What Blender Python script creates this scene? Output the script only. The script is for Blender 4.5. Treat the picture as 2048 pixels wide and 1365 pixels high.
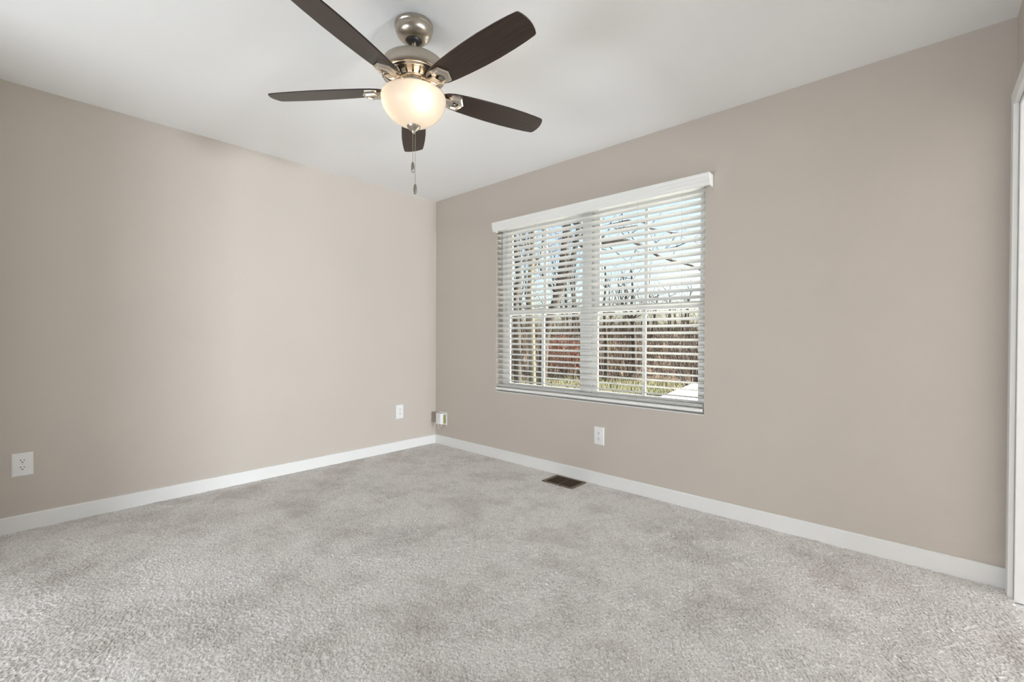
import bpy, math, random
import numpy as np
from mathutils import Vector, Matrix

# ------------------------------------------------------------------ clear
for o in list(bpy.data.objects):
    bpy.data.objects.remove(o, do_unlink=True)
sc = bpy.context.scene
col = sc.collection
random.seed(7)
rng = np.random.default_rng(11)
PI = math.pi

# ------------------------------------------------------------------ camera
F_PX = 901.48
YAW, PITCH, ROLL = 0.738922, -0.008123, 0.004087
CAM = Vector((3.64899, -2.85932, 1.07171))
fw = Vector((-math.sin(YAW) * math.cos(PITCH), math.cos(YAW) * math.cos(PITCH), math.sin(PITCH)))
_a = Vector((math.cos(YAW), math.sin(YAW), 0))
_b = _a.cross(fw)
rt = math.cos(ROLL) * _a + math.sin(ROLL) * _b
up = -math.sin(ROLL) * _a + math.cos(ROLL) * _b
cd = bpy.data.cameras.new('camera')
cd.sensor_width = 36.0
cd.lens = F_PX / 2048 * 36.0
cd.clip_start = 0.02
cd.clip_end = 500
cam = bpy.data.objects.new('camera', cd)
col.objects.link(cam)
m4 = Matrix.Identity(4)
for i in range(3):
    m4[i][0], m4[i][1], m4[i][2], m4[i][3] = rt[i], up[i], -fw[i], CAM[i]
cam.matrix_world = m4
sc.camera = cam

def at(u, v, depth):
    """a point of the place, given its direction as surveyed from the photo and its distance"""
    return CAM + depth * (fw + (u - 1024) / F_PX * rt - (v - 682.5) / F_PX * up)

# ------------------------------------------------------------------ exposure, sky, sun, added fill lamps
vs = sc.view_settings
vs.view_transform = 'Standard'
vs.look = 'None'
vs.exposure = 0.31
vs.gamma = 1.0
vs.use_curve_mapping = False
sc.cycles.use_denoising = True
sc.cycles.max_bounces = 12
sc.cycles.diffuse_bounces = 6
sc.cycles.transparent_max_bounces = 16
sc.cycles.caustics_reflective = False
sc.cycles.caustics_refractive = False
sc.cycles.sample_clamp_indirect = 6.0

SUN_EL, SUN_AZ = math.radians(36), math.radians(48)     # azimuth from +y towards +x
wd = bpy.data.worlds.new('sky')
sc.world = wd
wd.use_nodes = True
nt = wd.node_tree
bg = nt.nodes['Background']
sky = nt.nodes.new('ShaderNodeTexSky')
sky.sky_type = 'NISHITA'
sky.sun_disc = False
sky.sun_elevation = SUN_EL
sky.sun_rotation = SUN_AZ
sky.air_density = 1.0
sky.dust_density = 3.0
sky.ozone_density = 1.0
nt.links.new(sky.outputs['Color'], bg.inputs['Color'])
bg.inputs['Strength'].default_value = 0.29

sd = bpy.data.lights.new('sun', 'SUN')
sd.energy = 31.0
sd.angle = math.radians(0.6)
sd.color = (1.0, 0.95, 0.86)
sun = bpy.data.objects.new('sun', sd)
col.objects.link(sun)
sdir = Vector((math.sin(SUN_AZ) * math.cos(SUN_EL), math.cos(SUN_AZ) * math.cos(SUN_EL), math.sin(SUN_EL)))
sun.rotation_euler = sdir.to_track_quat('Z', 'Y').to_euler()
sun.location = (8, 12, 12)

def area(name, loc, aim, sx, sy, power, color):
    l = bpy.data.lights.new(name, 'AREA')
    l.shape = 'RECTANGLE'
    l.size, l.size_y = sx, sy
    l.energy = power
    l.color = color
    o = bpy.data.objects.new(name, l)
    col.objects.link(o)
    o.location = loc
    o.rotation_euler = (Vector(loc) - Vector(aim)).to_track_quat('Z', 'Y').to_euler()
    return o
# fill lamp added far right outside, shining between the slats onto the left wall
GA = math.radians(69)
area('garden_fill', (1.75 + 10 * math.sin(GA), 10 * math.cos(GA), 1.2), (1.75, 0, 1.4), 6.5, 5.0, 3500, (0.90, 0.95, 1.0))
# added fill lamps: beyond the cased opening in wall_right, and behind the camera
area('next_room_fill', (10.3, -.64, .42), (0, -.7, 1.6), 1.18, .8, 440, (0.88, 0.945, 1.0))
area('hall_fill', (2.0, -4.75, .6), (1.7, -.6, 2.0), 2.1, .8, 57, (0.88, 0.945, 1.0))

# ------------------------------------------------------------------ materials
def new_mat(name):
    m = bpy.data.materials.new(name)
    m.use_nodes = True
    return m, m.node_tree.nodes, m.node_tree.links, m.node_tree.nodes['Principled BSDF']

def plain(name, c, rough=0.5, metal=0.0, spec=0.5, noise=0.0, nscale=20.0, bump=0.0, bscale=200.0):
    m, N, L, p = new_mat(name)
    p.inputs['Base Color'].default_value = (*c, 1)
    p.inputs['Roughness'].default_value = rough
    p.inputs['Metallic'].default_value = metal
    p.inputs['Specular IOR Level'].default_value = spec
    tc = N.new('ShaderNodeTexCoord')
    if noise > 0:
        n = N.new('ShaderNodeTexNoise'); n.inputs['Scale'].default_value = nscale; n.inputs['Detail'].default_value = 3
        L.new(tc.outputs['Object'], n.inputs['Vector'])
        r = N.new('ShaderNodeMixRGB'); r.blend_type = 'MIX'
        r.inputs[1].default_value = (*[x * (1 - noise) for x in c], 1)
        r.inputs[2].default_value = (*[min(1, x * (1 + noise)) for x in c], 1)
        L.new(n.outputs['Fac'], r.inputs[0]); L.new(r.outputs[0], p.inputs['Base Color'])
    if bump > 0:
        n2 = N.new('ShaderNodeTexNoise'); n2.inputs['Scale'].default_value = bscale; n2.inputs['Detail'].default_value = 2
        L.new(tc.outputs['Object'], n2.inputs['Vector'])
        b = N.new('ShaderNodeBump'); b.inputs['Strength'].default_value = bump; b.inputs['Distance'].default_value = 0.002
        L.new(n2.outputs['Fac'], b.inputs['Height']); L.new(b.outputs['Normal'], p.inputs['Normal'])
    return m

M_wall = plain('greige_paint', (0.56, 0.508, 0.455), 0.6, spec=0.3, noise=0.02, nscale=3, bump=0.25, bscale=260)
M_ceil = plain('white_ceiling_paint', (0.87, 0.87, 0.865), 0.8, spec=0.2, noise=0.01, nscale=3, bump=0.2, bscale=200)
M_trim = plain('white_trim_paint', (0.80, 0.80, 0.79), 0.35, noise=0.015, nscale=8)
M_vinyl = plain('white_vinyl', (0.82, 0.82, 0.80), 0.35, noise=0.01, nscale=8)
M_blind = plain('white_blind', (0.87, 0.87, 0.85), 0.45)
M_cord = plain('grey_cord', (0.55, 0.55, 0.53), 0.8, noise=0.05, nscale=300)
M_wand = plain('grey_wand', (0.22, 0.23, 0.23), 0.3, noise=0.03, nscale=60)
M_plate = plain('white_plastic', (0.82, 0.82, 0.81), 0.3, noise=0.01, nscale=30)
M_slot = plain('dark_slot', (0.03, 0.03, 0.03), 0.7, noise=0.1, nscale=80)
M_screw = plain('painted_screw', (0.7, 0.7, 0.69), 0.35, metal=0.2, noise=0.03, nscale=100)
M_olive = plain('olive_plastic', (0.33, 0.31, 0.12), 0.4, noise=0.05, nscale=60)
M_ivory = plain('ivory_cord', (0.70, 0.64, 0.52), 0.5, noise=0.05, nscale=60)
M_regframe = plain('brown_register_paint', (0.13, 0.10, 0.07), 0.4, metal=0.2, noise=0.08, nscale=40)
M_reg = plain('dark_brown_register', (0.065, 0.048, 0.03), 0.5, metal=0.2, noise=0.1, nscale=40)
M_duct = plain('dark_duct', (0.03, 0.026, 0.02), 0.7, noise=0.1, nscale=20)
M_hole = plain('black_rubber', (0.015, 0.013, 0.012), 0.5, noise=0.1, nscale=60)
M_chain = plain('chain_metal', (0.55, 0.50, 0.44), 0.3, metal=1.0, noise=0.05, nscale=200)
M_fob = plain('pewter_fob', (0.28, 0.26, 0.22), 0.35, metal=0.8, noise=0.08, nscale=100)
M_siding = plain('exterior_siding', (0.55, 0.55, 0.52), 0.6, noise=0.03, nscale=5)
M_rail = plain('white_porch_vinyl', (0.40, 0.39, 0.35), 0.5, noise=0.03, nscale=4)

def brushed(name, c, rough):
    m, N, L, p = new_mat(name)
    tc = N.new('ShaderNodeTexCoord')
    mp = N.new('ShaderNodeMapping'); mp.inputs['Scale'].default_value = (6, 6, 700)
    n = N.new('ShaderNodeTexNoise'); n.inputs['Scale'].default_value = 1.0; n.inputs['Detail'].default_value = 2
    L.new(tc.outputs['Object'], mp.inputs['Vector']); L.new(mp.outputs[0], n.inputs['Vector'])
    cr = N.new('ShaderNodeMixRGB'); cr.inputs[1].default_value = (*[x * .88 for x in c], 1); cr.inputs[2].default_value = (*c, 1)
    L.new(n.outputs['Fac'], cr.inputs[0]); L.new(cr.outputs[0], p.inputs['Base Color'])
    p.inputs['Metallic'].default_value = 1.0
    p.inputs['Roughness'].default_value = rough
    p.inputs['Anisotropic'].default_value = 0.5
    return m
M_nickel = brushed('brushed_nickel', (0.50, 0.45, 0.385), 0.28)
M_nickel2 = brushed('polished_nickel', (0.72, 0.66, 0.58), 0.18)

def wood_blade():
    m, N, L, p = new_mat('espresso_wood')
    tc = N.new('ShaderNodeTexCoord')
    mp = N.new('ShaderNodeMapping'); mp.inputs['Scale'].default_value = (4, 130, 30)
    n = N.new('ShaderNodeTexNoise'); n.inputs['Scale'].default_value = 1.0; n.inputs['Detail'].default_value = 5; n.inputs['Distortion'].default_value = 0.6
    L.new(tc.outputs['Object'], mp.inputs['Vector']); L.new(mp.outputs[0], n.inputs['Vector'])
    cr = N.new('ShaderNodeValToRGB')
    cr.color_ramp.elements[0].position = .3; cr.color_ramp.elements[0].color = (0.012, 0.007, 0.005, 1)
    cr.color_ramp.elements[1].position = .72; cr.color_ramp.elements[1].color = (0.045, 0.023, 0.014, 1)
    L.new(n.outputs['Fac'], cr.inputs[0]); L.new(cr.outputs[0], p.inputs['Base Color'])
    p.inputs['Roughness'].default_value = 0.33
    return m
M_wood = wood_blade()

def bowl_glass():
    m, N, L, p = new_mat('frosted_glass')
    N.remove(p)
    out = N['Material Output']
    tc = N.new('ShaderNodeTexCoord')
    n = N.new('ShaderNodeTexNoise'); n.inputs['Scale'].default_value = 9; n.inputs['Detail'].default_value = 3
    L.new(tc.outputs['Object'], n.inputs['Vector'])
    cr = N.new('ShaderNodeMixRGB'); cr.inputs[1].default_value = (0.57, 0.545, 0.51, 1); cr.inputs[2].default_value = (0.61, 0.585, 0.55, 1)
    L.new(n.outputs['Fac'], cr.inputs[0])
    t = N.new('ShaderNodeBsdfTranslucent'); d = N.new('ShaderNodeBsdfDiffuse'); g = N.new('ShaderNodeBsdfGlossy')
    g.inputs['Roughness'].default_value = 0.25
    L.new(cr.outputs[0], t.inputs['Color']); L.new(cr.outputs[0], d.inputs['Color'])
    a = N.new('ShaderNodeMixShader'); a.inputs[0].default_value = 0.5
    L.new(t.outputs[0], a.inputs[1]); L.new(d.outputs[0], a.inputs[2])
    fr = N.new('ShaderNodeFresnel'); fr.inputs['IOR'].default_value = 1.3
    b = N.new('ShaderNodeMixShader')
    L.new(fr.outputs[0], b.inputs[0]); L.new(a.outputs[0], b.inputs[1]); L.new(g.outputs[0], b.inputs[2])
    L.new(b.outputs[0], out.inputs['Surface'])
    return m
M_bowl = bowl_glass()

def pane_glass():
    m, N, L, p = new_mat('window_glass')
    N.remove(p)
    out = N['Material Output']
    t = N.new('ShaderNodeBsdfTransparent'); t.inputs['Color'].default_value = (0.95, 0.97, 0.96, 1)
    g = N.new('ShaderNodeBsdfGlossy'); g.inputs['Roughness'].default_value = 0.01
    fr = N.new('ShaderNodeFresnel'); fr.inputs['IOR'].default_value = 1.35
    b = N.new('ShaderNodeMixShader')
    L.new(fr.outputs[0], b.inputs[0]); L.new(t.outputs[0], b.inputs[1]); L.new(g.outputs[0], b.inputs[2])
    L.new(b.outputs[0], out.inputs['Surface'])
    return m
M_pane = pane_glass()

def carpet_mat():
    m, N, L, p = new_mat('beige_carpet')
    tc = N.new('ShaderNodeTexCoord')
    v = N.new('ShaderNodeTexVoronoi'); v.inputs['Scale'].default_value = 260
    L.new(tc.outputs['Object'], v.inputs['Vector'])
    sep = N.new('ShaderNodeSeparateColor'); L.new(v.outputs['Color'], sep.inputs[0])
    cr = N.new('ShaderNodeValToRGB')
    e = cr.color_ramp.elements
    e[0].position = 0.0; e[0].color = (0.52, 0.495, 0.475, 1)
    e[1].position = 1.0; e[1].color = (0.93, 0.915, 0.90, 1)
    x = cr.color_ramp.elements.new(.28); x.color = (0.86, 0.835, 0.815, 1)
    L.new(sep.outputs[0], cr.inputs[0])
    # footprints and pile lay, their shading put into the colour as broad irregular patches
    n = N.new('ShaderNodeTexNoise'); n.inputs['Scale'].default_value = 2.8; n.inputs['Detail'].default_value = 8; n.inputs['Roughness'].default_value = .74
    L.new(tc.outputs['Object'], n.inputs['Vector'])
    c2 = N.new('ShaderNodeValToRGB')
    c2.color_ramp.elements[0].position = .36; c2.color_ramp.elements[0].color = (0.77, 0.745, 0.735, 1)
    c2.color_ramp.elements[1].position = .54; c2.color_ramp.elements[1].color = (1, 1, 1, 1)
    L.new(n.outputs['Fac'], c2.inputs[0])
    mx = N.new('ShaderNodeMixRGB'); mx.blend_type = 'MULTIPLY'; mx.inputs[0].default_value = 1
    L.new(cr.outputs[0], mx.inputs[1]); L.new(c2.outputs[0], mx.inputs[2])
    L.new(mx.outputs[0], p.inputs['Base Color'])
    p.inputs['Roughness'].default_value = 1.0
    p.inputs['Specular IOR Level'].default_value = 0.1
    nb = N.new('ShaderNodeTexNoise'); nb.inputs['Scale'].default_value = 420; nb.inputs['Detail'].default_value = 2
    L.new(tc.outputs['Object'], nb.inputs['Vector'])
    b = N.new('ShaderNodeBump'); b.inputs['Strength'].default_value = 0.6; b.inputs['Distance'].default_value = 0.003
    L.new(nb.outputs['Fac'], b.inputs['Height']); L.new(b.outputs['Normal'], p.inputs['Normal'])
    return m
M_carpet = carpet_mat()

def mottled(name, cols, scale, rough=0.9, detail=6, stretch=(1, 1, 1)):
    m, N, L, p = new_mat(name)
    tc = N.new('ShaderNodeTexCoord')
    mp = N.new('ShaderNodeMapping'); mp.inputs['Scale'].default_value = stretch
    L.new(tc.outputs['Object'], mp.inputs['Vector'])
    n = N.new('ShaderNodeTexNoise'); n.inputs['Scale'].default_value = scale; n.inputs['Detail'].default_value = detail; n.inputs['Roughness'].default_value = .7
    L.new(mp.outputs[0], n.inputs['Vector'])
    cr = N.new('ShaderNodeValToRGB')
    k = len(cols)
    for i, c in enumerate(cols):
        pos = .3 + .4 * i / (k - 1)
        if i < 2:
            el = cr.color_ramp.elements[i]; el.position = pos
        else:
            el = cr.color_ramp.elements.new(pos)
        el.color = (*c, 1)
    L.new(n.outputs['Fac'], cr.inputs[0]); L.new(cr.outputs[0], p.inputs['Base Color'])
    p.inputs['Roughness'].default_value = rough
    p.inputs['Specular IOR Level'].default_value = 0.15
    return m
M_lawn = mottled('winter_lawn', [(0.020, 0.022, 0.012), (0.055, 0.065, 0.028), (0.10, 0.085, 0.05), (0.06, 0.042, 0.028)], 3.2)
M_bank = mottled('brush_covered_bank', [(0.015, 0.012, 0.010), (0.05, 0.036, 0.028), (0.11, 0.075, 0.055), (0.06, 0.06, 0.03)], 2.2)
M_bark = mottled('grey_brown_bark', [(0.025, 0.02, 0.017), (0.085, 0.07, 0.055)], 9, stretch=(1, 1, .2))
M_bark2 = mottled('pale_bark', [(0.06, 0.05, 0.035), (0.16, 0.14, 0.10)], 9, stretch=(1, 1, .2))
M_twig = mottled('twig_bark', [(0.03, 0.022, 0.018), (0.08, 0.06, 0.05)], 6)
M_redleaf = mottled('rust_red_leaves', [(0.07, 0.022, 0.015), (0.22, 0.075, 0.045), (0.30, 0.15, 0.09)], 7)
M_grass = mottled('winter_grass_blades', [(0.05, 0.06, 0.025), (0.12, 0.105, 0.055), (0.20, 0.155, 0.10)], 1.5)
M_brush = mottled('dry_brush', [(0.02, 0.015, 0.012), (0.08, 0.058, 0.042), (0.16, 0.125, 0.085)], 3)

# ------------------------------------------------------------------ mesh helpers
class MB:
    def __init__(s):
        s.v, s.f = [], []
    def add(s, verts, faces):
        b = len(s.v)
        s.v += [tuple(v) for v in verts]
        s.f += [tuple(b + i for i in f) for f in faces]
        return s
    def box(s, x0, x1, y0, y1, z0, z1):
        v = [(x0, y0, z0), (x1, y0, z0), (x1, y1, z0), (x0, y1, z0), (x0, y0, z1), (x1, y0, z1), (x1, y1, z1), (x0, y1, z1)]
        return s.add(v, [(3, 2, 1, 0), (4, 5, 6, 7), (0, 1, 5, 4), (1, 2, 6, 5), (2, 3, 7, 6), (3, 0, 4, 7)])
    def prism(s, prof, axis, a, b):
        """closed profile (p,q) swept along an axis from a to b"""
        n = len(prof)
        def mk(p, q, t):
            return {'x': (t, p, q), 'y': (p, t, q), 'z': (p, q, t)}[axis]
        v = [mk(p, q, a) for p, q in prof] + [mk(p, q, b) for p, q in prof]
        f = [(i, (i + 1) % n, n + (i + 1) % n, n + i) for i in range(n)]
        f += [tuple(range(n))[::-1], tuple(range(n, 2 * n))]
        return s.add(v, f)
    def lathe(s, prof, c=(0, 0), n=48, cap=True):
        v, f = [], []
        for r, z in prof:
            for k in range(n):
                t = 2 * PI * k / n
                v.append((c[0] + r * math.cos(t), c[1] + r * math.sin(t), z))
        for i in range(len(prof) - 1):
            for k in range(n):
                k2 = (k + 1) % n
                f.append((i * n + k, i * n + k2, (i + 1) * n + k2, (i + 1) * n + k))
        if cap:
            f.append(tuple(range(n))[::-1])
            f.append(tuple(range((len(prof) - 1) * n, len(prof) * n)))
        return s.add(v, f)
    def tube(s, pts, rad, n=8):
        pts = [Vector(p) for p in pts]
        if not hasattr(rad, '__len__'):
            rad = [rad] * len(pts)
        v, f = [], []
        ref = Vector((0.31, 0.17, 0.93))
        for i, p in enumerate(pts):
            d = (pts[min(i + 1, len(pts) - 1)] - pts[max(i - 1, 0)])
            d = d.normalized() if d.length > 1e-9 else Vector((0, 0, 1))
            if abs(d.dot(ref)) > .97:
                ref = Vector((0.9, 0.2, 0.1))
            a = d.cross(ref).normalized(); b = d.cross(a)
            for k in range(n):
                t = 2 * PI * k / n
                v.append(p + rad[i] * (math.cos(t) * a + math.sin(t) * b))
        for i in range(len(pts) - 1):
            for k in range(n):
                k2 = (k + 1) % n
                f.append((i * n + k, i * n + k2, (i + 1) * n + k2, (i + 1) * n + k))
        f.append(tuple(range(n))[::-1]); f.append(tuple(range((len(pts) - 1) * n, len(pts) * n)))
        return s.add(v, f)
    def move(s, M, start=0):
        s.v[start:] = [tuple(M @ Vector(p)) for p in s.v[start:]]
        return s
    def build(s, name, mat, parent=None, smooth=False, bevel=0.0, angle=40):
        me = bpy.data.meshes.new(name)
        off = Vector((0, 0, 0))
        q = parent
        while q is not None:
            off += q.location
            q = q.parent
        me.from_pydata([tuple(Vector(p) - off) for p in s.v], [], s.f)
        me.materials.append(mat)
        import bmesh
        bm = bmesh.new(); bm.from_mesh(me)
        bmesh.ops.recalc_face_normals(bm, faces=bm.faces)
        bm.to_mesh(me); bm.free()
        o = bpy.data.objects.new(name, me)
        col.objects.link(o)
        if parent is not None:
            o.parent = parent
        if bevel > 0:
            b = o.modifiers.new('bevel', 'BEVEL'); b.width = bevel; b.segments = 2; b.limit_method = 'ANGLE'
        if smooth:
            me.polygons.foreach_set('use_smooth', [True] * len(me.polygons))
            me.set_sharp_from_angle(angle=math.radians(angle))
        return o

def empty(name, loc):
    o = bpy.data.objects.new(name, None)
    o.empty_display_size = 0.1
    col.objects.link(o)
    o.location = loc
    return o
def tag(o, label, cat, group=None, kind=None):
    o['label'] = label; o['category'] = cat
    if group: o['group'] = group
    if kind: o['kind'] = kind
    return o
def struct(o, label=None, cat=None):
    o['kind'] = 'structure'
    if label: o['label'] = label
    if cat: o['category'] = cat
    return o
def dup(o, parent):
    c = o.copy(); col.objects.link(c); c.parent = parent
    return c

# ------------------------------------------------------------------ room shell
H = 2.44
RX = 3.935            # right wall
FY = -3.50            # wall behind the camera
WX0, WX1, WZ0, WZ1 = 0.854, 2.652, 0.592, 2.064    # window opening
WT = 0.17             # outside wall thickness

b = MB().box(-0.12, 0, FY - .12, WT, -.05, H)
struct(b.build('wall_left', M_wall), 'left greige wall with two white outlets', 'wall')
b = MB()
b.box(0, WX0, 0, WT, -.05, H); b.box(WX1, RX + .12, 0, WT, -.05, H)
b.box(WX0, WX1, 0, WT, -.05, WZ0); b.box(WX0, WX1, 0, WT, WZ1, H)
struct(b.build('wall_back', M_wall), 'greige wall around the window with blinds', 'wall')
# right wall with a wide cased opening right beside the corner
DY0, DY1, DZ = -0.090, -1.60, 2.045
b = MB()
b.box(RX, RX + .12, DY0, 0, -.05, H); b.box(RX, RX + .12, FY - .12, DY1, -.05, H); b.box(RX, RX + .12, DY1, DY0, DZ, H)
struct(b.build('wall_right', M_wall), 'right greige wall above the white casing', 'wall')
# front wall (behind the camera) with a wide opening added to let the hall fill lamp in
b = MB()
b.box(0, .85, FY - .12, FY, -.05, H); b.box(3.2, RX, FY - .12, FY, -.05, H); b.box(.85, 3.2, FY - .12, FY, 2.15, H)
struct(b.build('wall_front', M_wall), 'greige wall behind the camera with opening', 'wall')
b = MB().box(-.12, 10.12, FY - 1.52, WT, H, H + .2)
struct(b.build('ceiling', M_ceil), 'smooth white ceiling', 'ceiling')

# the next room and the hall beyond the two openings: plain unseen shells to keep the sun out
b = MB()
b.box(RX + .12, 10.12, 0, WT, -.05, H); b.box(10.0, 10.12, FY - .12, -1.25, -.05, H); b.box(10.0, 10.12, -1.25, 0, .86, H); b.box(10.0, 10.12, -1.25, 0, -.05, .01); b.box(10.0, 10.12, -.03, 0, .01, .86); b.box(RX + .12, 10.0, FY - .12, FY, -.05, H)  # low gap in the far wall is added for the fill lamp
struct(b.build('wall_next_room', M_wall), 'walls of the room beyond the right opening', 'wall')
b = MB()
b.box(-.12, 0, FY - 1.4, FY - .12, -.05, H); b.box(RX, RX + .12, FY - 1.4, FY - .12, -.05, H); b.box(-.12, RX + .12, FY - 1.52, FY - 1.4, -.05, H)
struct(b.build('wall_hall', M_wall), 'walls of the hall behind the camera', 'wall')
# carpeted floor: a dense pile, tuft by tuft
VX0, VX1, VY0, VY1 = 1.565, 1.822, -0.222, -0.048      # register hole
def carpet():
    dx = 0.0036
    nx, ny = int(RX / dx) + 1, int(-FY / dx) + 1
    xs = np.linspace(0.0, RX, nx); ys = np.linspace(0.0, FY, ny)
    X, Y = np.meshgrid(xs, ys)
    X = X + rng.uniform(-.0012, .0012, X.shape) * ((X > .01) & (X < RX - .01)); Y = Y + rng.uniform(-.0012, .0012, Y.shape) * ((Y < -.01) & (Y > FY + .01))
    cell = 0.0062
    gi, gj = np.floor(X / cell).astype(int), np.floor(-Y / cell).astype(int)
    GX, GY = int(RX / cell) + 4, int(-FY / cell) + 4
    px = rng.random((GY, GX)); py = rng.random((GY, GX)); ph = rng.uniform(.35, 1.0, (GY, GX)); pr = rng.uniform(.75, 1.25, (GY, GX))
    h = np.zeros_like(X)
    for dj in (-1, 0, 1):
        for di in (-1, 0, 1):
            ii = np.clip(gi + di, 0, GX - 1); jj = np.clip(gj + dj, 0, GY - 1)
            cx = (ii + px[jj, ii]) * cell; cy = -(jj + py[jj, ii]) * cell
            d = np.hypot((X - cx) * 1.0, Y - cy) / (cell * .85 * pr[jj, ii])
            h = np.maximum(h, ph[jj, ii] * np.clip(1 - d * d, 0, 1))
    def lowf(scale, seed):
        r = np.random.default_rng(seed)
        w, q = int(RX / scale) + 3, int(-FY / scale) + 3
        g = r.random((q, w))
        u, v = X / scale, -Y / scale
        u0, v0 = np.clip(np.floor(u).astype(int), 0, w - 2), np.clip(np.floor(v).astype(int), 0, q - 2)
        a, bb = u - u0, v - v0
        a = a * a * (3 - 2 * a); bb = bb * bb * (3 - 2 * bb)
        return (g[v0, u0] * (1 - a) + g[v0, u0 + 1] * a) * (1 - bb) + (g[v0 + 1, u0] * (1 - a) + g[v0 + 1, u0 + 1] * a) * bb
    lay = (lowf(.55, 3) * .55 + lowf(.22, 4) * .3 + lowf(.08, 5) * .15)
    ang = 6.0 * lay
    ht = .0080 * h * (.75 + .5 * lowf(.12, 6))
    edge = np.minimum.reduce([X, RX - X, -Y, Y - FY])
    near = np.clip(edge / .02, 0, 1)
    lean = .9 * near
    X2 = X + np.cos(ang) * ht * lean; Y2 = Y + np.sin(ang) * ht * lean
    Z = ht - .004
    V = np.stack([X2, Y2, Z], -1).reshape(-1, 3)
    idx = np.arange(nx * ny).reshape(ny, nx)
    q = np.stack([idx[:-1, :-1], idx[1:, :-1], idx[1:, 1:], idx[:-1, 1:]], -1).reshape(-1, 4)
    cxm = X[:-1, :-1].reshape(-1); cym = Y[:-1, :-1].reshape(-1)
    q = q[~((cxm > VX0) & (cxm < VX1) & (cym > VY0) & (cym < VY1))]
    me = bpy.data.meshes.new('floor')
    me.vertices.add(len(V)); me.vertices.foreach_set('co', V.astype(np.float32).ravel())
    me.loops.add(q.size); me.loops.foreach_set('vertex_index', q.astype(np.int32).ravel())
    me.polygons.add(len(q)); me.polygons.foreach_set('loop_start', np.arange(0, q.size, 4, dtype=np.int32))
    me.polygons.foreach_set('use_smooth', np.ones(len(q), dtype=bool))
    me.update(calc_edges=True)
    me.materials.append(M_carpet)
    o = bpy.data.objects.new('floor', me)
    col.objects.link(o)
    return o
struct(carpet(), 'light beige cut pile carpet floor', 'floor')
b = MB().box(-.12, VX0, FY - 1.52, WT, -.25, -.012)
b.box(VX1, 10.12, FY - 1.52, WT, -.25, -.012); b.box(VX0, VX1, FY - 1.52, VY0, -.25, -.012); b.box(VX0, VX1, VY1, WT, -.25, -.012)
struct(b.build('subfloor', M_carpet), 'subfloor under the carpet', 'floor')

# baseboards
def bb_prof(h=.088, t=.013):
    return [(0, -.008), (t, -.008), (t, h - .006), (t - .003, h - .001), (t - .006, h), (0, h)]
b = MB(); b.prism([(p, q) for p, q in bb_prof()], 'y', FY, 0)
struct(b.build('baseboard_left', M_trim), 'white baseboard along the left wall', 'baseboard')
b = MB(); b.prism([(-p, q) for p, q in bb_prof()], 'x', .013, RX)
struct(b.build('baseboard_back', M_trim), 'white baseboard under the window', 'baseboard')
b = MB(); b.prism([(RX - p, q) for p, q in bb_prof()], 'y', FY, DY1 - .06)
struct(b.build('baseboard_right', M_trim), 'white baseboard on the right wall', 'baseboard')

# door casing, jamb and door in the right wall
b = MB()
ct, cw = .018, .060
b.add([(x, y, z) for x in (RX - ct, RX) for y, z in ((DY0 + cw, -.008), (DY0 + cw, DZ + cw), (DY1 - cw, DZ + cw), (DY1 - cw, -.008), (DY1 + .002, -.008), (DY1 + .002, DZ - .002), (DY0 - .002, DZ - .002), (DY0 - .002, -.008))],
      [(0, 1, 6, 7), (1, 2, 5, 6), (2, 3, 4, 5), (8, 15, 14, 9), (9, 14, 13, 10), (10, 13, 12, 11)] + [(k, (k + 1) % 8, 8 + (k + 1) % 8, 8 + k) for k in range(8)])
struct(b.build('trim_1', M_trim, bevel=.004), 'white casing around the opening beside the right corner', 'trim')
b = MB()
b.box(RX, RX + .12, DY0 - .018, DY0, -.008, DZ); b.box(RX, RX + .12, DY1, DY1 + .018, -.008, DZ); b.box(RX, RX + .12, DY1 + .018, DY0 - .018, DZ - .018, DZ)
struct(b.build('trim_2', M_trim, bevel=.002), 'white jamb lining the opening in the right wall', 'trim')
# ------------------------------------------------------------------ window (two double-hung units)
win = empty('window_1', ((WX0 + WX1) / 2, .12, WZ0)); struct(win, 'white vinyl twin double hung window behind the blinds', 'window')
xm = (WX0 + WX1) / 2
FY0, FY1 = .085, .155
fwid = .030
WTZ = 2.064
b = MB()
b.box(WX0, WX0 + fwid, FY0, FY1, WZ0, WZ1); b.box(WX1 - fwid, WX1, FY0, FY1, WZ0, WZ1)
b.box(WX0 + fwid, WX1 - fwid, FY0, FY1, WZ0, WZ0 + fwid); b.box(WX0 + fwid, WX1 - fwid, FY0, FY1, WTZ - .022, WZ1)
b.build('window_frame', M_vinyl, win, bevel=.002)
MB().box(xm - .034, xm + .034, FY0 - .004, FY1, WZ0 + fwid, WTZ - fwid).build('mullion', M_vinyl, win, bevel=.002)
MB().box(WX0, WX1, .0, .085, WZ0 - .001, WZ0 + .006).build('window_sill', M_trim, win, bevel=.002)
zm = 1.290
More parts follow.
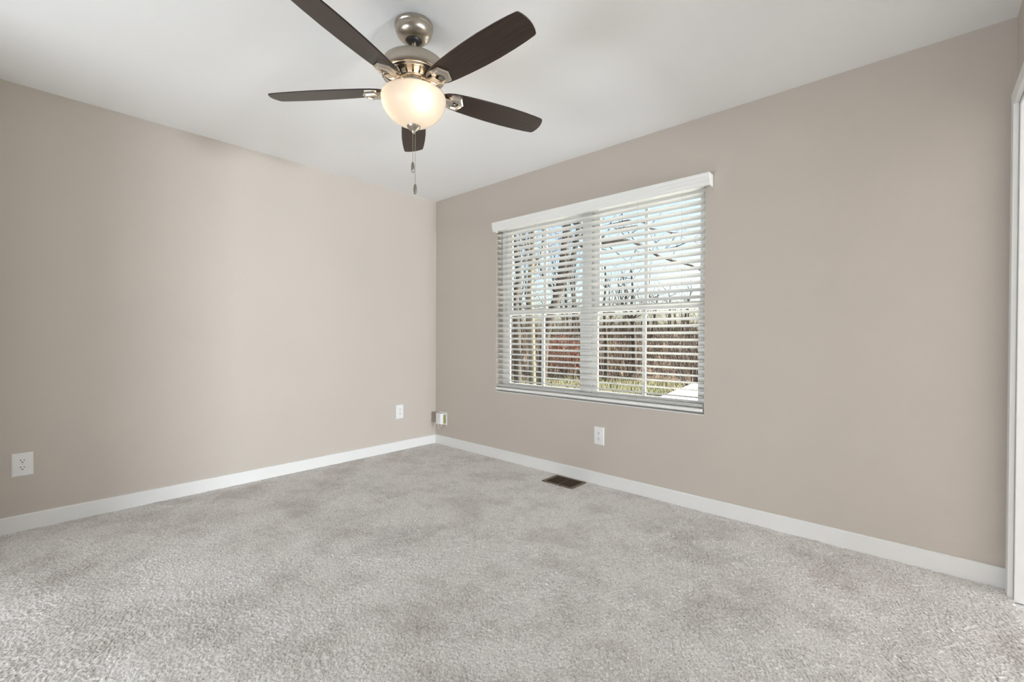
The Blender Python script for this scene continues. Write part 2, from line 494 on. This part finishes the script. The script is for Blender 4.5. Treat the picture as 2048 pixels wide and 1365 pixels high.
for (a0, a1) in ((WX0 + fwid, xm - .034), (xm + .034, WX1 - fwid)):
    for (z0, z1, y0, y1, lo) in ((WZ0 + fwid, zm + .022, .092, .118, True), (zm - .022, WTZ - .022, .120, .146, False)):
        st = .042
        s_ = MB()
        s_.box(a0, a0 + st, y0, y1, z0, z1); s_.box(a1 - st, a1, y0, y1, z0, z1)
        s_.box(a0 + st, a1 - st, y0, y1, z0, z0 + (.045 if lo else .044)); s_.box(a0 + st, a1 - st, y0, y1, z1 - (.044 if lo else .028), z1)
        so = s_.build('sash', M_vinyl, win, bevel=.002)
        yc = (y0 + y1) / 2
        MB().box(a0 + st - .004, a1 - st + .004, yc - .002, yc + .002, z0 + .036, z1 - .024).build('pane', M_pane, so)
        MB().box((a0 + a1) / 2 - .011, (a0 + a1) / 2 + .011, yc - .010, yc + .010, z0 + .04, z1 - .026).build('muntin', M_vinyl, so)
    lk = MB(); lx = (a0 + a1) / 2
    lk.box(lx - .03, lx + .03, .086, .1, zm + .022, zm + .030).tube([(lx, .092, zm + .03), (lx, .092, zm + .036), (lx + .03, .085, zm + .038)], .004, 8)
    lk.build('sash_lock', M_vinyl, win)

# ------------------------------------------------------------------ blinds
blind = empty('window_blind', (xm, .0, 1.99))
tag(blind, 'wide white horizontal slat blind with moulded valance, hung in the window', 'blind')
BX0, BX1 = WX0 + .006, WX1 - .008
vb = MB()
VYF = -.060
prof = [(VYF + .014, 1.994), (VYF + .002, 1.994), (VYF + .002, 2.008), (VYF - .004, 2.013), (VYF - .004, 2.030), (VYF - .008, 2.035), (VYF - .008, 2.051),
        (VYF - .013, 2.057), (VYF - .013, 2.068), (VYF + .014, 2.068)]
vb.prism(prof, 'x', .862, 2.698)
vb.box(.862, .874, VYF + .014, -.001, 1.994, 2.068); vb.box(2.686, 2.698, VYF + .014, -.001, 1.994, 2.068)
vb.build('valance', M_blind, blind, bevel=.0012)
hr = MB().box(BX0, BX1, -.012, .045, 2.008, 2.052)
hr.build('headrail', M_blind, blind, bevel=.002)
PITCH_S, SW, ST, TILT = .0453, .050, .003, math.radians(17)
Y0 = .022
def slat_prof(w, t, crown=.0022):
    n = 7
    topp = [(-w / 2 + w * i / n, t / 2 + crown * (1 - (2 * i / n - 1) ** 2)) for i in range(n + 1)]
    bot = [(p, q - t) for p, q in topp][::-1]
    return topp + bot
def tilted(prof, yc, zc, ang):
    # the edge towards the room (-y) is the higher one
    return [(yc + p * math.cos(ang) + q * math.sin(ang), zc - p * math.sin(ang) + q * math.cos(ang)) for p, q in prof]
z_first = 1.966
n_s = 29
s0 = MB(); s0.prism(tilted(slat_prof(SW, ST), Y0, z_first, TILT), 'x', BX0, BX1)
slat0 = s0.build('slat', M_blind, blind, smooth=True, angle=35)
for k in range(1, n_s):
    c = dup(slat0, blind); c.location.z = -k * PITCH_S
zb = z_first - n_s * PITCH_S
# slats gathered on the bottom rail
for k in range(3):
    c = dup(slat0, blind); c.location.z = (.640 + .0050 * k) - z_first
br = MB(); br.prism(tilted([(-.025, -.011), (.025, -.011), (.026, -.008), (.026, .006), (.022, .010), (-.022, .010), (-.026, .006), (-.026, -.008)], Y0 - .004, .619, math.radians(9)), 'x', BX0, BX1)
br.build('bottom_rail', M_blind, blind, bevel=.0012)
def xw(u):
    d = (fw + (u - 1024) / F_PX * rt); t = (0 - CAM.y) / d.y
    return CAM.x + t * d.x
for u in (1013.5, 1069, 1129.6, 1195.7, 1274.5, 1362.5):
    x = xw(u)
    c = MB()
    yf = Y0 - SW / 2 * math.cos(TILT) - .003; yb = Y0 + SW / 2 * math.cos(TILT) + .003
    c.tube([(x, yf, 2.010), (x, yf, .63)], .0007, 5).tube([(x, yb, 2.010), (x, yb, .61)], .0007, 5)
    c.build('ladder_cord', M_cord, blind)
wx = xw(1005.5)
w = MB().tube([(wx, -.011, 1.985), (wx, -.013, 1.97), (wx, -.014, 1.95), (wx, -.014, 1.52)], [.002, .003, .0042, .0042], 8)
w.build('tilt_wand', M_wand, blind, smooth=True)

# ------------------------------------------------------------------ ceiling fan
FX, FYc = 1.988, -1.683
fan = empty('ceiling_fan', (FX, FYc, H))
tag(fan, 'brushed nickel ceiling fan with five dark brown blades and lit glass bowl', 'ceiling fan')
C2 = (FX, FYc)
b = MB().lathe([(.080, 2.4395), (.083, 2.436), (.083, 2.424), (.080, 2.420), (.080, 2.414), (.077, 2.400), (.069, 2.386), (.056, 2.375), (.044, 2.371), (.034, 2.371), (.030, 2.380)], C2, 56)
b.build('canopy', M_nickel, fan, smooth=True, angle=30)
MB().lathe([(.030, 2.382), (.033, 2.374), (.029, 2.364), (.018, 2.360)], C2, 32).build('hanger_ball', M_hole, fan, smooth=True)
MB().lathe([(.0125, 2.374), (.0125, 2.300)], C2, 24).lathe([(.020, 2.318), (.022, 2.312), (.022, 2.285)], C2, 24).build('downrod', M_nickel, fan, smooth=True)
b = MB().lathe([(.030, 2.285), (.090, 2.282), (.120, 2.275), (.132, 2.266), (.138, 2.254), (.138, 2.240), (.138, 2.214), (.134, 2.208), (.128, 2.206)], C2, 72)
mh = b.build('motor_housing', M_nickel, fan, smooth=True, angle=35)
# vented skirt
b = MB().lathe([(.129, 2.207), (.126, 2.203), (.120, 2.200), (.117, 2.204)], C2, 72, cap=False)
b.lathe([(.095, 2.184), (.092, 2.179), (.078, 2.176), (.070, 2.176)], C2, 72, cap=False)
nb = 24
for k in range(nb):
    t0 = 2 * PI * k / nb; wA = .72 * PI / nb
    v = []
    for (r, z) in ((.122, 2.2015), (.094, 2.181), (.094, 2.187), (.122, 2.2075)):
        for s_ in (-1, 1):
            v.append((FX + r * math.cos(t0 + s_ * wA), FYc + r * math.sin(t0 + s_ * wA), z))
    b.add(v, [(0, 1, 3, 2), (2, 3, 5, 4), (4, 5, 7, 6), (6, 7, 1, 0), (0, 2, 4, 6), (1, 7, 5, 3)])
b.build('vent_ring', M_nickel2, mh, smooth=True, angle=30)
MB().lathe([(.126, 2.212), (.116, 2.206), (.090, 2.188), (.060, 2.184)], C2, 48).build('vent_liner', M_regframe, mh, smooth=True)
b = MB().lathe([(.076, 2.178), (.078, 2.172), (.078, 2.156), (.074, 2.150), (.066, 2.148), (.066, 2.140), (.074, 2.137), (.084, 2.133), (.086, 2.129), (.080, 2.126)], C2, 56)
b.build('light_fitter', M_nickel2, fan, smooth=True, angle=35)
# glass bowl
bp = []
Rb, zt, dz = .1405, 2.118, .124
bp += [(.133, 2.132), (.137, 2.130)]
for i in range(0, 25):
    t = i / 24 * PI / 2
    e = 1.10
    bp.append((max(.006, Rb * math.cos(t) ** e), zt - dz * math.sin(t)))
MB().lathe(bp, C2, 72, cap=False).build('glass_bowl', M_bowl, fan, smooth=True, angle=60)
b = MB().lathe([(.006, 2.004), (.028, 2.000), (.030, 1.996), (.027, 1.990), (.018, 1.982), (.010, 1.976), (.008, 1.970), (.005, 1.965), (.002, 1.963)], C2, 32)
b.build('finial', M_nickel, fan, smooth=True, angle=50)
# pull chains
def chain(name, x, y, z_top, z_fob, fl):
    c = MB()
    nbd = int((z_top - z_fob) / .0042)
    c.tube([(x, y, z_top), (x, y, z_fob)], .0008, 6)
    for k in range(nbd):
        z = z_top - (k + .5) * (z_top - z_fob) / nbd
        c.lathe([(.0003, z + .0014), (.0013, z + .0007), (.0013, z - .0007), (.0003, z - .0014)], (x, y), 6)
    co = c.build(name, M_chain, fan, smooth=True)
    f = MB().lathe([(.002, z_fob + .002), (.0055, z_fob - .003), (.0075, z_fob - fl * .4), (.0072, z_fob - fl * .7), (.0055, z_fob - fl * .95), (.003, z_fob - fl)], (x, y), 20)
    f.build('pull_fob', M_fob, co, smooth=True)
chain('pull_chain', FX - .001, FYc - .004, 1.972, 1.838, .044)
chain('pull_chain', FX + .006, FYc + .004, 1.972, 1.742, .042)
# blades: outline along local x, tilted about it
def blade_mesh():
    ws = [(.118, .030), (.130, .056), (.150, .080), (.180, .098), (.230, .110), (.300, .120), (.380, .127), (.460, .129), (.540, .124), (.600, .116), (.640, .107)]
    top = [(r, w_ / 2) for r, w_ in ws]
    tip = [(.647, .050), (.6535, .036), (.6585, .018), (.660, 0), (.6585, -.018), (.6535, -.036), (.647, -.050)]
    bot = [(r, -w_ / 2) for r, w_ in ws][::-1]
    outl = top + tip + bot
    n = len(outl)
    v = [(x, y, -.0032) for x, y in outl] + [(x, y, .0032) for x, y in outl]
    f = [tuple(range(n))[::-1], tuple(range(n, 2 * n))] + [(i, (i + 1) % n, n + (i + 1) % n, n + i) for i in range(n)]
    mbx = MB(); mbx.add(v, f)
    mbx.move(Matrix.Rotation(-.2264, 4, 'X'))
    return mbx
def bracket_mesh():
    mbx = MB()
    # hexagonal two-step medallion under the blade root
    hexa = []
    for (r, z) in ((.040, -.002), (.043, -.006), (.043, -.013), (.036, -.017), (.034, -.022), (.022, -.025), (.017, -.020), (.015, -.014), (.004, -.013)):
        hexa.append((r, z))
    mbx.lathe(hexa, (0, 0), 6, cap=True)
    mbx.move(Matrix.Translation((.188, 0, .005)) @ Matrix.Scale(1.1, 4) @ Matrix.Rotation(-.2264, 4, 'X'))
    # arm that reaches back to the motor
    s0_ = len(mbx.v)
    sec = [(.060, .020, .020), (.085, .020, .018), (.105, .021, .006), (.125, .024, -.009), (.150, .027, -.013), (.175, .030, -.013)]
    v, f = [], []
    for (x, hw, z) in sec:
        v += [(x, -hw, z - .004), (x, -hw * .5, z - .009), (x, hw * .5, z - .009), (x, hw, z - .004), (x, hw, z + .003), (x, -hw, z + .003)]
    for i in range(len(sec) - 1):
        for k in range(6):
            f.append((i * 6 + k, i * 6 + (k + 1) % 6, (i + 1) * 6 + (k + 1) % 6, (i + 1) * 6 + k))
    f.append(tuple(range(6))); f.append(tuple(range((len(sec) - 1) * 6, len(sec) * 6)))
    mbx.add(v, f)
    return mbx
BZ = 2.1545
bl0 = blade_mesh().build('blade', M_wood)
br0 = bracket_mesh().build('blade_bracket', M_nickel2, smooth=True, angle=30)
sc0 = MB().lathe([(.013, -.0155), (.012, -.0185), (.006, -.020)], (.188, 0), 16).build('screw', M_fob, smooth=True)
bmod = bl0.modifiers.new('bevel', 'BEVEL'); bmod.width = .0015; bmod.segments = 2; bmod.limit_method = 'ANGLE'
for k in range(5):
    if k == 0:
        p, q, s_ = bl0, br0, sc0
    else:
        p, q, s_ = bl0.copy(), br0.copy(), sc0.copy()
        for z_ in (p, q, s_):
            col.objects.link(z_)
    p.parent = fan; p.location = (0, 0, BZ - H); p.rotation_euler = (0, 0, math.radians(.70) + k * 2 * PI / 5)
    q.parent = p; s_.parent = p
# the three bulbs inside the bowl
for k in range(3):
    l = bpy.data.lights.new('bulb', 'POINT'); l.energy = (.36, .72, .72)[k]; l.color = (1.0, 0.78, 0.54); l.shadow_soft_size = .02
    o = bpy.data.objects.new('bulb', l); col.objects.link(o); o.parent = fan
    a_ = YAW - 1.05 + k * 2 * PI / 3
    o.location = (.094 * math.cos(a_), .094 * math.sin(a_), (2.078, 2.110, 2.110)[k] - H)

# ------------------------------------------------------------------ outlets
def outlet(name_label, loc, axis, w=.082, h=.126):
    """axis 'x': on the left wall facing +x, 'y': on the window wall facing -y"""
    root = empty('wall_outlet', loc)
    tag(root, name_label, 'outlet')
    def place(mbx):
        # local: u across, n out of wall, z up -> world
        if axis == 'x':
            M = Matrix(((0, 1, 0, loc[0]), (1, 0, 0, loc[1]), (0, 0, 1, loc[2]), (0, 0, 0, 1)))
        else:
            M = Matrix(((1, 0, 0, loc[0]), (0, -1, 0, loc[1]), (0, 0, 1, loc[2]), (0, 0, 0, 1)))
        return mbx.move(M)
    t = .0065
    p = MB(); p.add([(-w / 2, 0, -h / 2), (w / 2, 0, -h / 2), (w / 2, 0, h / 2), (-w / 2, 0, h / 2),
                     (-w / 2, t * .55, -h / 2), (w / 2, t * .55, -h / 2), (w / 2, t * .55, h / 2), (-w / 2, t * .55, h / 2),
                     (-w / 2 + .006, t, -h / 2 + .006), (w / 2 - .006, t, -h / 2 + .006), (w / 2 - .006, t, h / 2 - .006), (-w / 2 + .006, t, h / 2 - .006)],
                    [(0, 1, 2, 3), (0, 1, 5, 4), (1, 2, 6, 5), (2, 3, 7, 6), (3, 0, 4, 7), (4, 5, 9, 8), (5, 6, 10, 9), (6, 7, 11, 10), (7, 4, 8, 11), (8, 9, 10, 11)])
    place(p).build('cover_plate', M_plate, root)
    for s_ in (1, -1):
        zc = s_ * .0195
        r = MB(); pr = []
        for i in range(28):
            a = 2 * PI * i / 28
            pr.append((.0172 * math.cos(a), max(-.0138, min(.0138, .0172 * math.sin(a))) + zc))
        r.prism(pr, 'y', t - .001, t + .0022)
        ro = place(r).build('receptacle', M_plate, root, bevel=.0006)
        sl = MB()
        sl.box(-.0078, -.0052, t + .0020, t + .0027, zc + .0005, zc + .0095); sl.box(.0052, .0078, t + .0020, t + .0027, zc + .0015, zc + .0085)
        g = []
        for i in range(12):
            a = 2 * PI * i / 12
            g.append((.0030 * math.cos(a), .0030 * math.sin(a) + zc - .0068))
        sl.prism(g, 'y', t + .0020, t + .0027)
        place(sl).build('slot', M_slot, ro)
    sg = []
    for i in range(14):
        a = 2 * PI * i / 14
        sg.append((.003 * math.cos(a), .003 * math.sin(a)))
    place(MB().prism(sg, 'y', t - .001, t + .0012)).build('screw', M_screw, root)
    return root
outlet('large white outlet plate at the far left end of the left wall', (0, -2.842, .363), 'x')
outlet('white outlet plate on the left wall near the room corner', (0, -.427, .364), 'x', w=.080, h=.130)
outlet('white outlet plate on the wall under the window, above the floor register', (1.909, 0, .355), 'y', w=.083, h=.130)

# plug-in unit in the corner
pl = empty('plug_in_adapter', (.118, 0, .262))
tag(pl, 'small white plug in adapter with a looped cord, low in the room corner', 'adapter')
MB().box(.068, .182, -.006, -.0005, .200, .328).build('cover_plate', M_plate, pl, bevel=.002)
b = MB(); b.prism([(.070, -.006), (.164, -.006), (.166, -.030), (.150, -.062), (.082, -.062), (.070, -.048)], 'z', .212, .318)
b.build('adapter_body', M_plate, pl, bevel=.004)
b = MB(); b.prism([(.1665, -.012), (.1705, -.012), (.1700, -.036), (.1665, -.036)], 'z', .218, .306)
o = b.build('side_panel', M_olive, pl, bevel=.001); o['label'] = 'olive side panel'
b = MB()
loop = [(.098, -.040, .215), (.097, -.042, .190), (.101, -.043, .168), (.114, -.044, .157), (.127, -.043, .166), (.132, -.040, .185), (.136, -.034, .200), (.140, -.028, .214)]
b.tube(loop, .0042, 8)
b.build('cord_loop', M_ivory, pl, smooth=True)

# ------------------------------------------------------------------ floor register
rg = empty('floor_register', ((VX0 + VX1) / 2, (VY0 + VY1) / 2, 0))
tag(rg, 'brown metal floor register set in the carpet under the window', 'floor vent')
fwz = .012
b = MB()
for (x0, x1, y0, y1) in ((VX0 - .007, VX0 + fwz, VY0 - .006, VY1 + .006), (VX1 - fwz, VX1 + .007, VY0 - .006, VY1 + .006),
                         (VX0 + fwz, VX1 - fwz, VY0 - .006, VY0 + fwz - .004), (VX0 + fwz, VX1 - fwz, VY1 - fwz + .004, VY1 + .006)):
    b.box(x0, x1, y0, y1, -.002, .0075)
b.build('register_frame', M_regframe, rg, bevel=.002)
b = MB()
b.box((VX0 + VX1) / 2 - .004, (VX0 + VX1) / 2 + .004, VY0 + fwz - .004, VY1 - fwz + .004, -.006, .003)
nl = 14
for k in range(nl):
    y = VY0 + fwz + (VY1 - VY0 - 2 * fwz) * (k + .5) / nl
    b.add([(VX0 + fwz, y - .0035, -.010), (VX1 - fwz, y - .0035, -.010), (VX1 - fwz, y + .0035, .001), (VX0 + fwz, y + .0035, .001),
           (VX0 + fwz, y - .0035, -.0115), (VX1 - fwz, y - .0035, -.0115), (VX1 - fwz, y + .0035, -.0005), (VX0 + fwz, y + .0035, -.0005)],
          [(0, 1, 2, 3), (7, 6, 5, 4), (0, 4, 5, 1), (1, 5, 6, 2), (2, 6, 7, 3), (3, 7, 4, 0)])
b.build('louver', M_reg, rg)
b = MB()
b.box(VX0, VX1, VY0, VY1, -.24, -.23)
b.box(VX0, VX0 + .003, VY0, VY1, -.23, -.003); b.box(VX1 - .003, VX1, VY0, VY1, -.23, -.003)
b.box(VX0 + .003, VX1 - .003, VY0, VY0 + .003, -.23, -.003); b.box(VX0 + .003, VX1 - .003, VY1 - .003, VY1, -.23, -.003)
b.build('duct_boot', M_duct, rg)

# ------------------------------------------------------------------ outdoors
GZ = -0.62
def ground_z(x, y):
    d = math.hypot(x - CAM.x, y - CAM.y)
    return GZ + 0.35 * max(0, (d - 9) / 14) ** 1.0 * (1 if d < 23 else 23 / d)
b = MB()
nr, na = 26, 22
vv, ff = [], []
for i in range(nr):
    d = 3.2 + 26 * (i / (nr - 1)) ** 1.4
    for j in range(na):
        t = math.radians(-30 + 125 * j / (na - 1))      # angle from +x ... swept across the view
        a = math.radians(60) + t
        x, y = CAM.x + d * math.cos(a), CAM.y + d * math.sin(a)
        y = max(y, WT + .01)
        vv.append((x, y, ground_z(x, y) + random.uniform(-.03, .03)))
for i in range(nr - 1):
    for j in range(na - 1):
        ff.append((i * na + j, i * na + j + 1, (i + 1) * na + j + 1, (i + 1) * na + j))
b.add(vv, ff)
o = b.build('ground', M_lawn, smooth=True); struct(o, 'patchy winter lawn outside the window', 'lawn')
# roof overhang above the window
b = MB().box(-3.0, 7.2, WT, 1.17, 2.50, 2.66); b.box(-3.0, 7.2, 1.17, 1.19, 2.44, 2.68)
struct(b.build('eave', M_siding), 'roof overhang outside above the window', 'eave')
# unseen pale slab added below the window to bounce sunlight onto the ceiling
b = MB().box(-4.0, 7.5, WT, 6.8, GZ - .2, GZ + .06)
struct(b.build('bounce_slab', plain('pale_concrete', (.62, .61, .59), .8, noise=.06, nscale=3)), 'unseen pale slab added below the window to bounce light indoors', 'bounce_slab')
# brushy bank behind the lawn
b = MB(); vv, ff = [], []
nr2, na2 = 14, 60
for i in range(nr2):
    d = 15 + 20 * i / (nr2 - 1)
    for j in range(na2):
        a = math.radians(75 + 85 * j / (na2 - 1))
        x, y = CAM.x + d * math.cos(a), CAM.y + d * math.sin(a)
        hgt = 1.55 * (1 - math.cos(PI * min(1, i / 7))) / 2
        vv.append((x, y, ground_z(x, y) - .15 + hgt + random.uniform(-.15, .25) * min(1, i / 2)))
for i in range(nr2 - 1):
    for j in range(na2 - 1):
        ff.append((i * na2 + j, i * na2 + j + 1, (i + 1) * na2 + j + 1, (i + 1) * na2 + j))
b.add(vv, ff)
o = b.build('hillside', M_bank, smooth=True); struct(o, 'brown brushy bank beyond the lawn', 'hillside')

# dry brush on the bank: nobody could count the stems
b = MB()
def stick(mbx, p, d, r, n=3):
    mbx.tube([p, p + d * .5 + Vector((random.uniform(-.05, .05), random.uniform(-.05, .05), 0)), p + d], [r, r * .7, r * .3], n)
for k in range(3200):
    d = random.uniform(16, 28)
    u = random.uniform(985, 1440)
    q = at(u, 676, d)
    hgt = 1.55 * (1 - math.cos(PI * min(1, max(0, (math.hypot(q.x - CAM.x, q.y - CAM.y) - 15) / 10.8)))) / 2
    z = ground_z(q.x, q.y) + hgt - .2
    L_ = random.uniform(.35, 1.3) * (1 if u < 1290 else .75)
    stick(b, Vector((q.x, q.y, z)), Vector((random.uniform(-.45, .45) * L_, random.uniform(-.45, .45) * L_, L_)), random.uniform(.008, .02))
tag(b.build('dry_brush', M_brush), 'dry brown brush covering the bank outside the window', 'brush', kind='stuff')

# rough winter grass on the lawn
b = MB()
for k in range(5200):
    d = random.uniform(9.5, 19)
    q = at(random.uniform(985, 1440), 676, d)
    L_ = random.uniform(.05, .20)
    p_ = Vector((q.x, q.y, ground_z(q.x, q.y) - .02))
    dv = Vector((random.uniform(-.6, .6) * L_, random.uniform(-.6, .6) * L_, L_))
    sd_ = Vector((random.uniform(-1, 1), random.uniform(-1, 1), 0)).normalized() * random.uniform(.006, .016)
    b.add([p_ - sd_, p_ + sd_, p_ + dv * .6 + sd_ * .6, p_ + dv, p_ + dv * .6 - sd_ * .6], [(0, 1, 2, 3, 4)])
tag(b.build('grass', M_grass), 'rough tan and green winter grass on the lawn', 'grass', kind='stuff')

def wob(p, d, L_, n, curl):
    pts = [p.copy()]
    dd = d.normalized()
    for i in range(n):
        dd = (dd + Vector((random.gauss(0, curl), random.gauss(0, curl), random.gauss(0, curl) + .02))).normalized()
        pts.append(pts[-1] + dd * (L_ / n))
    return pts
def grow(mbx, p, d, L_, r, lev, spread=.7, kids=4):
    n = 5 if lev > 1 else 4
    pts = wob(p, d, L_, n, .14)
    mbx.tube(pts, [r * (1 - .75 * i / n) for i in range(n + 1)], 5 if r > .03 else 4 if r > .012 else 3)
    if lev == 0:
        return
    for k in range(kids):
        i = random.randint(1, n)
        q = pts[i]
        base = (pts[i] - pts[i - 1]).normalized()
        dv = (base + Vector((random.gauss(0, spread), random.gauss(0, spread), random.gauss(.15, spread * .7)))).normalized()
        grow(mbx, q, dv, L_ * random.uniform(.4, .65), r * (1 - .75 * i / n) * random.uniform(.55, .8), lev - 1, spread, kids)
def limb(mbx, pts, r0, r1, n=8):
    mbx.tube(pts, [r0 + (r1 - r0) * i / (len(pts) - 1) for i in range(len(pts))], n)
def twigs_along(mbx, pts, count, L_, r, lev=1):
    for k in range(count):
        i = random.randint(0, len(pts) - 2); t = random.random()
        p = pts[i].lerp(pts[i + 1], t)
        base = (pts[i + 1] - pts[i]).normalized()
        dv = (base * .6 + Vector((random.gauss(0, .6), random.gauss(0, .6), random.gauss(.1, .6)))).normalized()
        grow(mbx, p, dv, L_ * random.uniform(.5, 1.2), r, lev, .6, 3)

def tree_from(name, label, trunk_px, depth, r0, r1, limbs, mat, group=None, twig_n=6, twig_L=1.2):
    base = at(trunk_px[0][0], trunk_px[0][1], depth)
    base.z = ground_z(base.x, base.y) - .1
    root = empty(name, base)
    tag(root, label, 'tree', group)
    pts = [base] + [at(u, v, depth) for u, v in trunk_px[1:]]
    t = MB(); limb(t, pts, r0, r1, 10)
    t.build('trunk', mat, root, smooth=True)
    br_ = MB(); tw = MB()
    for (pp, ra, rb, dd) in limbs:
        q = [at(u, v, depth + dd * i / max(1, len(pp) - 1)) for i, (u, v) in enumerate(pp)]
        limb(br_, q, ra, rb, 7)
        tw.tube(q, .004, 3); twigs_along(tw, q, twig_n, twig_L, rb * .5 + .006)
    tw.tube(pts, .004, 3); twigs_along(tw, pts[1:], twig_n, twig_L, .014)
    if br_.v:
        br_.build('branches', mat, root, smooth=True)
    tw.build('twigs', M_twig, root)
    return root
tree_from('leaning_oak', 'thick leaning tree trunk left of the window mullion, long limb reaching right', 
          [(1083, 740), (1089, 680), (1099, 640), (1116, 590), (1124, 545), (1131, 480), (1136, 430), (1139, 380), (1141, 330)], 14, .15, .10,
          [([(1112, 600), (1138, 545), (1150, 500), (1158, 450), (1163, 390), (1168, 330)], .10, .05, -.6),
           ([(1134, 470), (1165, 492), (1196, 490), (1224, 484), (1250, 481), (1266, 484), (1283, 491), (1301, 503), (1318, 513), (1346, 522), (1382, 531), (1410, 545)], .075, .03, 1.2),
           ([(1137, 440), (1170, 458), (1200, 455), (1234, 447), (1256, 441), (1290, 446)], .05, .02, -1.0),
           ([(1196, 488), (1211, 467), (1247, 457), (1272, 452), (1305, 458), (1330, 462), (1352, 470)], .045, .015, .6),
           ([(1301, 503), (1325, 500), (1352, 494), (1385, 480)], .03, .01, -.5),
           ([(1116, 590), (1090, 560), (1075, 520), (1050, 480), (1035, 440)], .05, .02, .8)], M_bark, None, 9, 1.1)
tree_from('straight_tree', 'straight pale barked trunk in the middle of the left window half',
          [(1066, 745), (1063, 640), (1060, 590), (1062, 540), (1066, 480), (1068, 430), (1069, 330)], 13, .095, .07,
          [([(1061, 560), (1085, 500), (1088, 440), (1090, 380)], .04, .02, .5), ([(1064, 510), (1040, 470), (1030, 420)], .04, .02, -.5)], M_bark2, None, 8, 1.0)
tree_from('crooked_tree', 'dark crooked trunk at the left edge of the window view',
          [(1036, 745), (1034, 660), (1030, 600), (1038, 560), (1034, 510), (1027, 460), (1022, 400), (1020, 340)], 15, .13, .07,
          [([(1034, 540), (1050, 520), (1058, 470), (1070, 430)], .05, .02, .4), ([(1032, 580), (1015, 540), (1005, 490)], .05, .02, .2)], M_bark, None, 10, 1.2)
tree_from('dark_double_tree', 'dark upright trunk low in the right window half',
          [(1268, 735), (1268, 690), (1266, 650), (1262, 620), (1266, 580), (1262, 540)], 17, .10, .03,
          [([(1266, 650), (1250, 620), (1240, 590), (1236, 560)], .05, .02, .3), ([(1266, 640), (1282, 615), (1300, 590)], .04, .015, -.3)], M_bark, None, 10, 1.1)
tree_from('slim_tree', 'slim bare trunk just right of the window mullion',
          [(1213, 738), (1213, 690), (1210, 650), (1208, 610), (1212, 570), (1210, 530)], 16, .075, .03,
          [([(1211, 660), (1228, 625), (1238, 600)], .04, .015, .3)], M_bark, None, 10, 1.0)

# bare trees at the wood's edge
for k in range(34):
    left = k < 16
    u = random.uniform(1005, 1165) if left else random.uniform(1195, 1420)
    d = random.uniform(23, 32)
    q = at(u, 676, d)
    hh = 1.55 * (1 - math.cos(PI * min(1, max(0, (math.hypot(q.x - CAM.x, q.y - CAM.y) - 15) / 10.8)))) / 2
    base = Vector((q.x, q.y, ground_z(q.x, q.y) + hh - .4))
    root = empty('bare_tree', base)
    tag(root, 'thin bare tree at the wood edge seen through the blinds', 'tree', 'thin bare trees at the wood edge')
    top = random.uniform(4.5, 7.5) if left else random.uniform(2.2, 4.2) * (1.0 if u < 1300 else .7)
    t = MB(); pts = wob(base, Vector((random.uniform(-.12, .12), random.uniform(-.12, .12), 1)), top, 7, .05)
    r = random.uniform(.05, .10)
    limb(t, pts, r, r * .25, 6)
    t.build('trunk', M_bark, root, smooth=True)
    tw = MB(); tw.tube(pts, .004, 3); twigs_along(tw, pts[1:], 13, top * .3, .016, 1)
    tw.build('twigs', M_twig, root)

# bare spreading shrub close to the railing
q = at(1392, 740, 12.5); q.z = ground_z(q.x, q.y) - .05
bs = empty('bare_shrub', q); tag(bs, 'bare many-stemmed shrub near the right edge of the window view', 'shrub')
st = MB()
for k in range(16):
    grow(st, q + Vector((random.uniform(-.1, .1), random.uniform(-.1, .1), 0)), Vector((random.gauss(-.1, .4), random.gauss(0, .4), 1)), random.uniform(1.7, 2.9), .022, 2, .45, 4)
st.build('stems', M_twig, bs)

# rust-leaved shrub
q = at(1130, 730, 17.5); q.z = ground_z(q.x, q.y)
sh = empty('leafy_shrub', q); tag(sh, 'shrub with rust red leaves in the left window half', 'shrub')
st = MB(); lf = MB()
for k in range(16):
    pts = wob(q, Vector((random.gauss(0, .5), random.gauss(0, .5), 1)), random.uniform(1.2, 1.9), 5, .15)
    limb(st, pts, .018, .006, 4)
for k in range(2600):
    a, e_ = random.uniform(0, 2 * PI), random.random()
    rr = .85 * math.sqrt(random.random())
    p = q + Vector((rr * math.cos(a), rr * math.sin(a), .25 + 1.45 * e_ * (1 - .55 * (rr / .85) ** 2)))
    n1 = Vector((random.gauss(0, 1), random.gauss(0, 1), random.gauss(0, 1))).normalized()
    n2 = n1.orthogonal().normalized(); s_ = random.uniform(.025, .045)
    lf.add([p - n1 * s_, p + n2 * s_ * .55, p + n1 * s_, p - n2 * s_ * .55], [(0, 1, 2, 3)])
st.build('stems', M_twig, sh); lf.build('leaves', M_redleaf, sh)

# white porch railing outside, low at the right of the window view
p0, p1 = Vector((1.41, 2.0, 0)), Vector((.98, 4.6, 0))
dirv = (p1 - p0).normalized(); nrm = Vector((-dirv.y, dirv.x, 0))
pr = empty('porch_railing', (p0.x, p0.y, GZ)); tag(pr, 'white porch railing low at the right of the window view', 'railing')
def obox(mbx, a, bq, hw, z0, z1):
    v = []
    for z in (z0, z1):
        v += [(*(a - nrm * hw).xy, z), (*(bq - nrm * hw).xy, z), (*(bq + nrm * hw).xy, z), (*(a + nrm * hw).xy, z)]
    return mbx.add(v, [(3, 2, 1, 0), (4, 5, 6, 7), (0, 1, 5, 4), (1, 2, 6, 5), (2, 3, 7, 6), (3, 0, 4, 7)])
obox(MB(), p0 - dirv * 1.0, p1, .07, .31, .35).build('top_rail', M_rail, pr, bevel=.006)
obox(MB(), p0 - dirv * .95, p1 - dirv * .05, .02, -.45, .31).build('railing_panel', M_rail, pr)
for t in (-.9, .9, 2.5):
    a = p0 + dirv * t
    obox(MB(), a - dirv * .05, a + dirv * .05, .05, GZ - .05, .31).build('railing_post', M_rail, pr)
